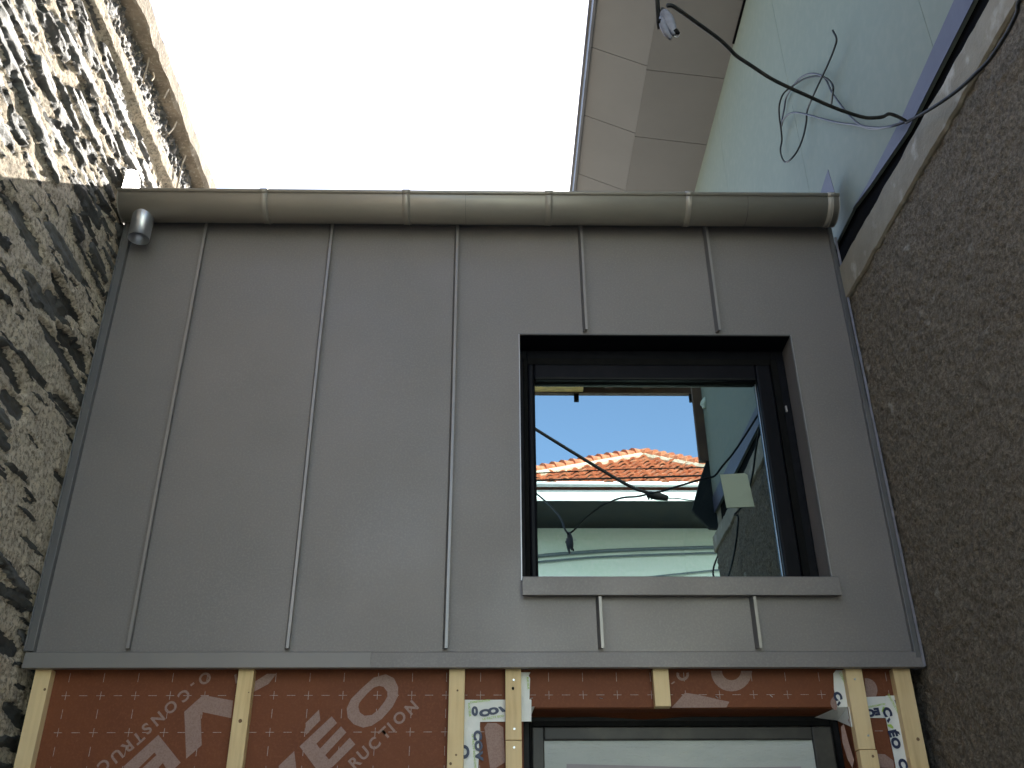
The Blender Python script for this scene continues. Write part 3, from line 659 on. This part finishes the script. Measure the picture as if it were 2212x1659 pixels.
jy=[on(*c3(775,372),2,6.26)[1],on(*c3(690,688),2,6.26)[1]]
dj=jy[1]-jy[0]; js=[jy[0]+dj*k for k in range(-6,5)]
js=[UY0]+[j for j in js if UY0+.1<j<UY1-.1]+[UY1]
g0=(XG+.0,6.255); m0=(.93,6.325); f0=(.592,6.487)
for i in range(len(js)-1):
    a,b=js[i]+.0025,js[i+1]-.0025
    MB().prism([(g0[0],a,g0[1]),(m0[0],a,m0[1]),(m0[0],b,m0[1]),(g0[0],b,g0[1])],(0,0,.010)).build('soffit_panel',SOFF,U)
    s=.03
    MB().prism([(m0[0]-.0008,a-s,m0[1]+.0004),(f0[0],a-s,f0[1]),(f0[0],b-s,f0[1]),(m0[0]-.0008,b-s,m0[1]+.0004)],(0,0,.010)).build('soffit_panel',SOFF,U)
MB().box(f0[0]-.016,f0[0]-.001,UY0-.05,UY1,f0[1]-.012,f0[1]+.10).build('fascia',ZINC2,U)
MB().box(XG-.012,XG-.001,-.2,.93,6.238,6.250).build('shadow_gap',DARK,U)
MB().prism([(f0[0]-.03,UY0-.06,f0[1]+.1),(2.3,UY0-.06,7.45),(2.3,UY0-.06,7.5),(f0[0]-.03,UY0-.06,f0[1]+.14)],(0,UY1-UY0+.06,0)).build('roof',TIN,U)
MB().prism([(2.302,UY0-.06,7.45),(3.9,UY0-.06,6.7),(3.9,UY0-.06,6.75),(2.302,UY0-.06,7.5)],(0,UY1-UY0+.06,0)).build('roof',TIN,U)
MB().prism([(g0[0],UY0-.02,6.27),(m0[0],UY0-.02,6.34),(f0[0],UY0-.02,6.5),(f0[0],UY0-.02,6.58),(2.28,UY0-.02,7.43),(3.6,UY0-.02,6.8),(3.6,UY0-.02,6.22)],(0,.02,0)).build('gable_board',OLDW,U)

# ------------------------------------------------------------------ timber canopy behind the camera (seen mirrored)
K=thing('timber_canopy','rough timber canopy with bare joists, mirrored dark along the top of the window','canopy',(0,-3.2,0))
YK=-4.1; zk=mir((600,402),1,YK)[2]; xk=mir((1100,402),1,YK)[0]
MB().box(-1.40,xk,YK,YK+.05,zk,zk+.18).build('edge_beam',OLDW,K)
for x in (-1.2,-.7,-.2,.72,.98,1.3): MB().box(x-.035,x+.035,YK+.055,-2.6,zk+.03,zk+.16).build('joist',OLDW,K)
MB().box(-1.4,xk,YK,-2.56,zk+.185,zk+.205).build('deck',OLDW,K)
xo=mir((420,392),1,YK+.06)[0]
MB().box(-1.38,xo,YK+.055,-2.64,zk+.008,zk+.026).build('ceiling_panel',OSB,K)
for cx in (380,1060):
    p=mir((cx,420),1,YK); MB().box(p[0]-.02,p[0]+.02,YK+.01,YK+.04,zk-.07,zk-.001).build('bracket',RUBBER,K)
# plastic strap
pts=[mir(p,1,-2.42) for p in [(1180,335),(1190,370),(1180,400),(1150,425),(1135,450),(1140,475)]]
m=MB(); m.tube(spline(pts,5),[.012]*4+[.022]*18+[.014]*4,8); tag(m.build('plastic_strap',PAPER,smooth=True),'crumpled pale plastic strap, mirrored at the top right of the window pane','strap')

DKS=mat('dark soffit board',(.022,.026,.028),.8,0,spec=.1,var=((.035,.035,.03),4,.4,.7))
# ------------------------------------------------------------------ opposite house (seen mirrored in the window)
Hh=thing('opposite_house','sunlit mint green house with terracotta hip roof and white fascia, mirrored in the window','house',(1.5,-9,0))
YF=-7.6
el=mir((-76,935),1,YF); er=mir((1570,945),1,YF); ze=mir((600,940),1,YF)[2]; zf=mir((600,1022),1,YF)[2]
YW=-8.5; zw=mir((600,1187),1,YW)[2]
apx=mir((762,768),1,-9.15)
# extend the corner symmetric
XA,XB=el[0],er[0]
MB().box(XA+.3,XB-.2,-12.5,YW,0,zw).build('wall',MINT,Hh)
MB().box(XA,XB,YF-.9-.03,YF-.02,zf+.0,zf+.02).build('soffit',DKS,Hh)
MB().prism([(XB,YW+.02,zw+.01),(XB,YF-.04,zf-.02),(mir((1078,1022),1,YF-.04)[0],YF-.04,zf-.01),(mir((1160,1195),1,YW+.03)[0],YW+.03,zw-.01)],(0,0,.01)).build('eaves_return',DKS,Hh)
MB().box(XA,XB,YF-.02,YF,zf,ze-.045).build('fascia',WHITEP,Hh)
m=MB(); m.tube([(XA,YF+.05,ze+.01),(XB,YF+.05,ze+.01)],.034,12); m.build('gutter',WHITEP,Hh,smooth=True)
# tiled hip face made of wavy rows
def hipface(P0,P1,Pa,rows,name):
    P0,P1,Pa=map(np.array,(P0,P1,Pa)); mb=MB()
    base=P1-P0; Wd=np.linalg.norm(base); ux=base/Wd
    nrm=np.cross(ux,(Pa-P0)); nrm/=np.linalg.norm(nrm)
    if nrm[2]<0: nrm=-nrm
    q=np.dot(Pa-P0,ux); vv=(Pa-P0)-q*ux; Ln=np.linalg.norm(vv); uv=vv/Ln
    pitch=.17; nseg=8
    for r in range(rows):
        t0,t1=r/rows,min(1,(r+1.15)/rows)
        xa,xb=q*t0,Wd+(q-Wd)*t0
        xs=np.arange(0,Wd,pitch/nseg); xs=xs[(xs>=xa-.02)&(xs<=xb+.02)]
        if len(xs)<2: continue
        vs=[];fs=[]
        for x in xs:
            ph=((x/pitch)%1); wv=.035*max(0,math.sin(math.pi*min(1,ph/.62))) if ph<.62 else -.008
            tile=int(x/pitch); rr=random.Random(tile*31+r*7+len(name)); jj=rr.uniform(-.008,.008); js_=rr.uniform(-.02,.02)
            xt=min(max(x,q*t1),Wd+(q-Wd)*t1)
            a=P0+ux*x+uv*(Ln*t0+js_)+nrm*(wv+.045+jj); b=P0+ux*xt+uv*(Ln*t1)+nrm*(wv*.8+.005); c=P0+ux*x+uv*(Ln*t0+js_)+nrm*(wv+.018+jj)
            vs+=[a,b,c]
        for i in range(len(xs)-1): fs+=[(3*i,3*i+3,3*i+4,3*i+1),(3*i,3*i+2,3*i+5,3*i+3)]
        mb.add(vs,fs)
    return mb.build(name,TILE,Hh)
A0=(XA-.1,YF+.05,ze); B0=(XB+.1,YF+.05,ze); ap=tuple(apx)
hipface(A0,B0,ap,10,'roof_tiles')
mb_=-14
MB().add([A0,ap,(ap[0],-13,ap[2]),(XA-.1,-13,ze)],[(0,1,2,3)]).build('roof_slope',TILE,Hh)
MB().add([B0,(XB+.1,-13,ze),(ap[0],-13,ap[2]),ap],[(0,1,2,3)]).build('roof_slope',TILE,Hh)
for E0 in (A0,B0):
    e=np.array(E0);p=np.array(ap); n=16; m=MB(); mo=MB()
    for i in range(n):
        a=e+(p-e)*i/n; b=e+(p-e)*(i+1.12)/n
        m.tube([a+np.array([0,-.0,.085]),b+np.array([0,0,.06])],[.08,.06],10)
    mo.tube([e+np.array([0,.06,.0]),p+np.array([0,.06,.0])],.05,8)
    h=m.build('hip_tiles',TILE,Hh); mo.build('hip_mortar',MORT,h)
m=MB()
MB().box(mir((150,1490),1,YW+.02)[0]-1.0,mir((520,1490),1,YW+.02)[0],YW+.002,YW+.06,mir((300,1540),1,YW)[2],mir((300,1478),1,YW)[2]).build('window_lintel',WHITEP,Hh)

# ------------------------------------------------------------------ cables
def cable(name,pts,r,mt,label,cat='cable',k=6,group=None):
    return tag(MB().tube(spline(pts,k),r,8).build(name,mt,smooth=True),label,cat,group)
c7b=cr(1780,120,.2441)
XW=XG-.018
def onw(p,c,x=XW): return on(*c(*p),0,x)
# loose loop hanging on the green boards
A1=[(1300,145),(1318,185),(1308,230),(1280,300),(1252,360)]
A2=[(1040,480),(975,640),(965,760),(930,920),(870,1060),(800,1145),(750,1168),(715,1120),(700,1040),(715,940),(705,820),(688,690),(690,580),(730,470),(810,400),(940,320),(1060,290),(1150,300),(1210,340),(1240,400),(1235,470),(1222,570)]
offs=lambda i,n:.010+.03*abs(math.sin(3.1*i/n))
pts=[on(*c3(*p),0,XG-.05) for p in A1]+[on(*c7b(*p),0,XG-.05+.03*math.sin(i*.9)) for i,p in enumerate(A2)]
cable('cable_coil',pts,.0042,CABLE,'thin black cable loop with a free upturned end on the pale green boards','cable')
A3=[(1980,758),(1850,800),(1700,815),(1560,800),(1480,760),(1380,660),(1280,530),(1220,440),(1170,330),(1120,282),(1010,262),(900,310),(830,390),(762,500),(740,620),(720,720),(712,800),(730,735),(780,680),(860,660),(1000,688),(1150,730),(1300,765),(1480,788),(1620,825),(1750,817),(1975,760)]
pts=[on(*c7b(*p),0,XG-(.012+.018*(1+math.sin(i*.8)) if 0<i<len(A3)-1 else .012)) for i,p in enumerate(A3)]
cable('cable_loop',pts,.0042,CABLEG,'grey lavender cable looped twice across the pale green boards','cable')
# main cable from boards to the clamp hanging above the yard
CL=np.array([.402,-1.565,3.50])
P=[c7b(*p) for p in [(1978,742),(1900,702),(1815,675),(1760,700),(1700,712),(1570,712),(1400,665),(1200,590),(1000,500),(800,410),(600,310),(400,180),(250,80),(160,-10)]]+[c3(*p) for p in [(750,180),(640,100),(570,50),(535,28),(512,26)]]
DS=[3.50,3.26,3.15,3.10,3.08,3.06,3.02,2.97,2.92,2.88,2.84,2.81,2.78,2.75,2.72,2.63,2.56,2.53,2.52]
pts=[]
for p,d in zip(P,DS):
    r=ray(*p); r/=np.linalg.norm(r); pts.append(CP+r*d)
cable('hanging_cable',pts,.0052,CABLE,'black cable sagging from the green boards to the grey clamp above the yard','cable')
pts=[CL+np.array([-.01,0,.02])]; 
r=ray(1420,0); r/=np.linalg.norm(r); q=CP+r*(np.linalg.norm(CL-CP)+.02); pts+= [q,q+(q-pts[0])*6+np.array([0,-.6,.35]),q+(q-pts[0])*14+np.array([-.5,-2.4,1.6])]
cable('street_drop_cable',pts,.0055,CABLE,'cable rising from the grey clamp out past the top edge of the view','cable')
# clamp
c9=cr(1600,0,.09042)
def cl(x,y,dd=0):
    r=ray(*c9(x,y)); r/=np.linalg.norm(r); return CP+r*(np.linalg.norm(CL-CP)+dd)
K1=thing('cable_clamp','pale grey plastic strain clamp with wire ring hanging on the cable above the yard','clamp',tuple(CL))
V3=lambda x,y,z:np.array([.400+x,-1.560+y,3.46+z])
m=MB(); m.tube(spline([V3(-.006,.003,.062),V3(-.004,.002,.045),V3(.0,0,.03),V3(.003,-.003,0),V3(.006,-.008,-.02),V3(.008,-.010,-.035)],3),[.006,.009,.0115,.0125,.013,.0135,.014,.0145,.0145,.014,.013,.012,.010,.008,.006,.005][:16],10); m.build('clamp_body',PLAST,K1,smooth=True)
m=MB(); m.tube([V3(-.014,-.004,.03),V3(-.014,-.006,.0),V3(-.009,-.010,-.03),V3(-.002,-.014,-.052)],[.006,.0085,.0075,.0045],8); m.build('clamp_jaw',PLAST,K1,smooth=True)
MB().tube([V3(-.018,-.006,.016),V3(-.024,-.010,.006)],[.005,.003],6).build('clamp_lug',RUBBER,K1); MB().tube([V3(.012,-.012,-.026),V3(.018,-.014,-.036)],[.0075,.004],6).build('clamp_lug',RUBBER,K1)
m=MB(); m.tube(spline([cl(890,760),cl(1040,850),cl(1095,930),cl(1060,1005),cl(980,1020),cl(860,940)],5),.0011,6); m.build('wire_ring',GALV,K1,smooth=True)
# cable from the boards over the yard to the street
P=[(1958,264),(1985,250),(2025,226),(2071,193),(2111,156),(2139,127),(2175,72),(2197,27),(2206,-4)]
pts=[]
for (px_c,py_c),d in zip(P,[3.50,3.40,3.28,3.18,3.1,3.05,2.98,2.92,2.88]):
    r=ray(px_c,py_c); r/=np.linalg.norm(r); pts.append(CP+r*min(d,(1.325)/r[0]))
pts+=[np.array([1.318,-1.62,3.62]),np.array([1.315,-1.8,3.48]),np.array([1.318,-2.1,3.42]),np.array([1.33,-2.405,3.6]),np.array([1.45,-2.42,3.85])]
cable('street_cable',pts,.0055,CABLE,'cable crossing the top right corner in front of the rough wall','cable')
far=lambda p,y=-6.6:mir(p,1,y)
cable('service_cable',[far((-300,320)),far((140,600)),far((500,822)),far((700,938)),far((830,985))],.019,RUBBER,'thick black cable slanting down across the mirrored sky and tiles','cable')
J=thing('cable_connector','black toothed connector where the mirrored cables meet before the white fascia','connector',tuple(far((860,1000))))
m=MB(); m.tube([far((800,985)),far((860,995)),far((925,1010))],[.035,.05,.03],8)
m.build('connector_body',RUBBER,J,smooth=True)
for cx in (805,822,840,858,876): 
    m=MB(); m.tube([far((cx,985)),far((cx+6,1016))],.012,6); m.build('connector_lug',RUBBER,J)
cable('tail_cable',[far((920,1008)),far((980,1010)),far((1050,1020)),far((1300,1050))],.007,RUBBER,'short black cable leaving the connector to the right, mirrored before the fascia','cable')
cable('power_line',[far((-400,895),-7),far((145,860),-7),far((700,836),-7),far((1150,826),-7),far((1700,800),-7)],.007,RUBBER,'upper of the two thin lines mirrored across the terracotta roof','power line',group='power lines mirrored in the window')
cable('power_line',[far((-400,925),-7),far((145,903),-7),far((700,888),-7),far((1150,874),-7),far((1700,860),-7)],.011,RUBBER,'lower and thicker of the two lines mirrored across the terracotta roof','power line',group='power lines mirrored in the window')
GB=mat('blue grey wire shadow',(.12,.17,.19),.5,0,var=((.16,.2,.22),20,.4,.6))
wl=lambda p:mir(p,1,YW+.03)  # shadows of wires on the wall, built as blue grey tubes
for P,r,lb in (([(-100,1385),(160,1350),(430,1328),(700,1313),(1180,1299),(1400,1296)],.022,'topmost and thickest grey wire shadow mirrored on the mint wall, modelled as a tube'),
    ([(-100,1400),(160,1385),(430,1362),(700,1348),(1190,1332),(1400,1328)],.013,'second grey wire shadow mirrored on the mint wall, just under the thick one'),
    ([(300,1530),(640,1497),(900,1466),(1190,1436),(1400,1415)],.011,'lowest grey wire shadow mirrored on the mint wall, rising to the right')):
    cable('wire_shadow',[wl(p) for p in P],r,GB,lb,'cable',group='wire shadows on the mint wall')
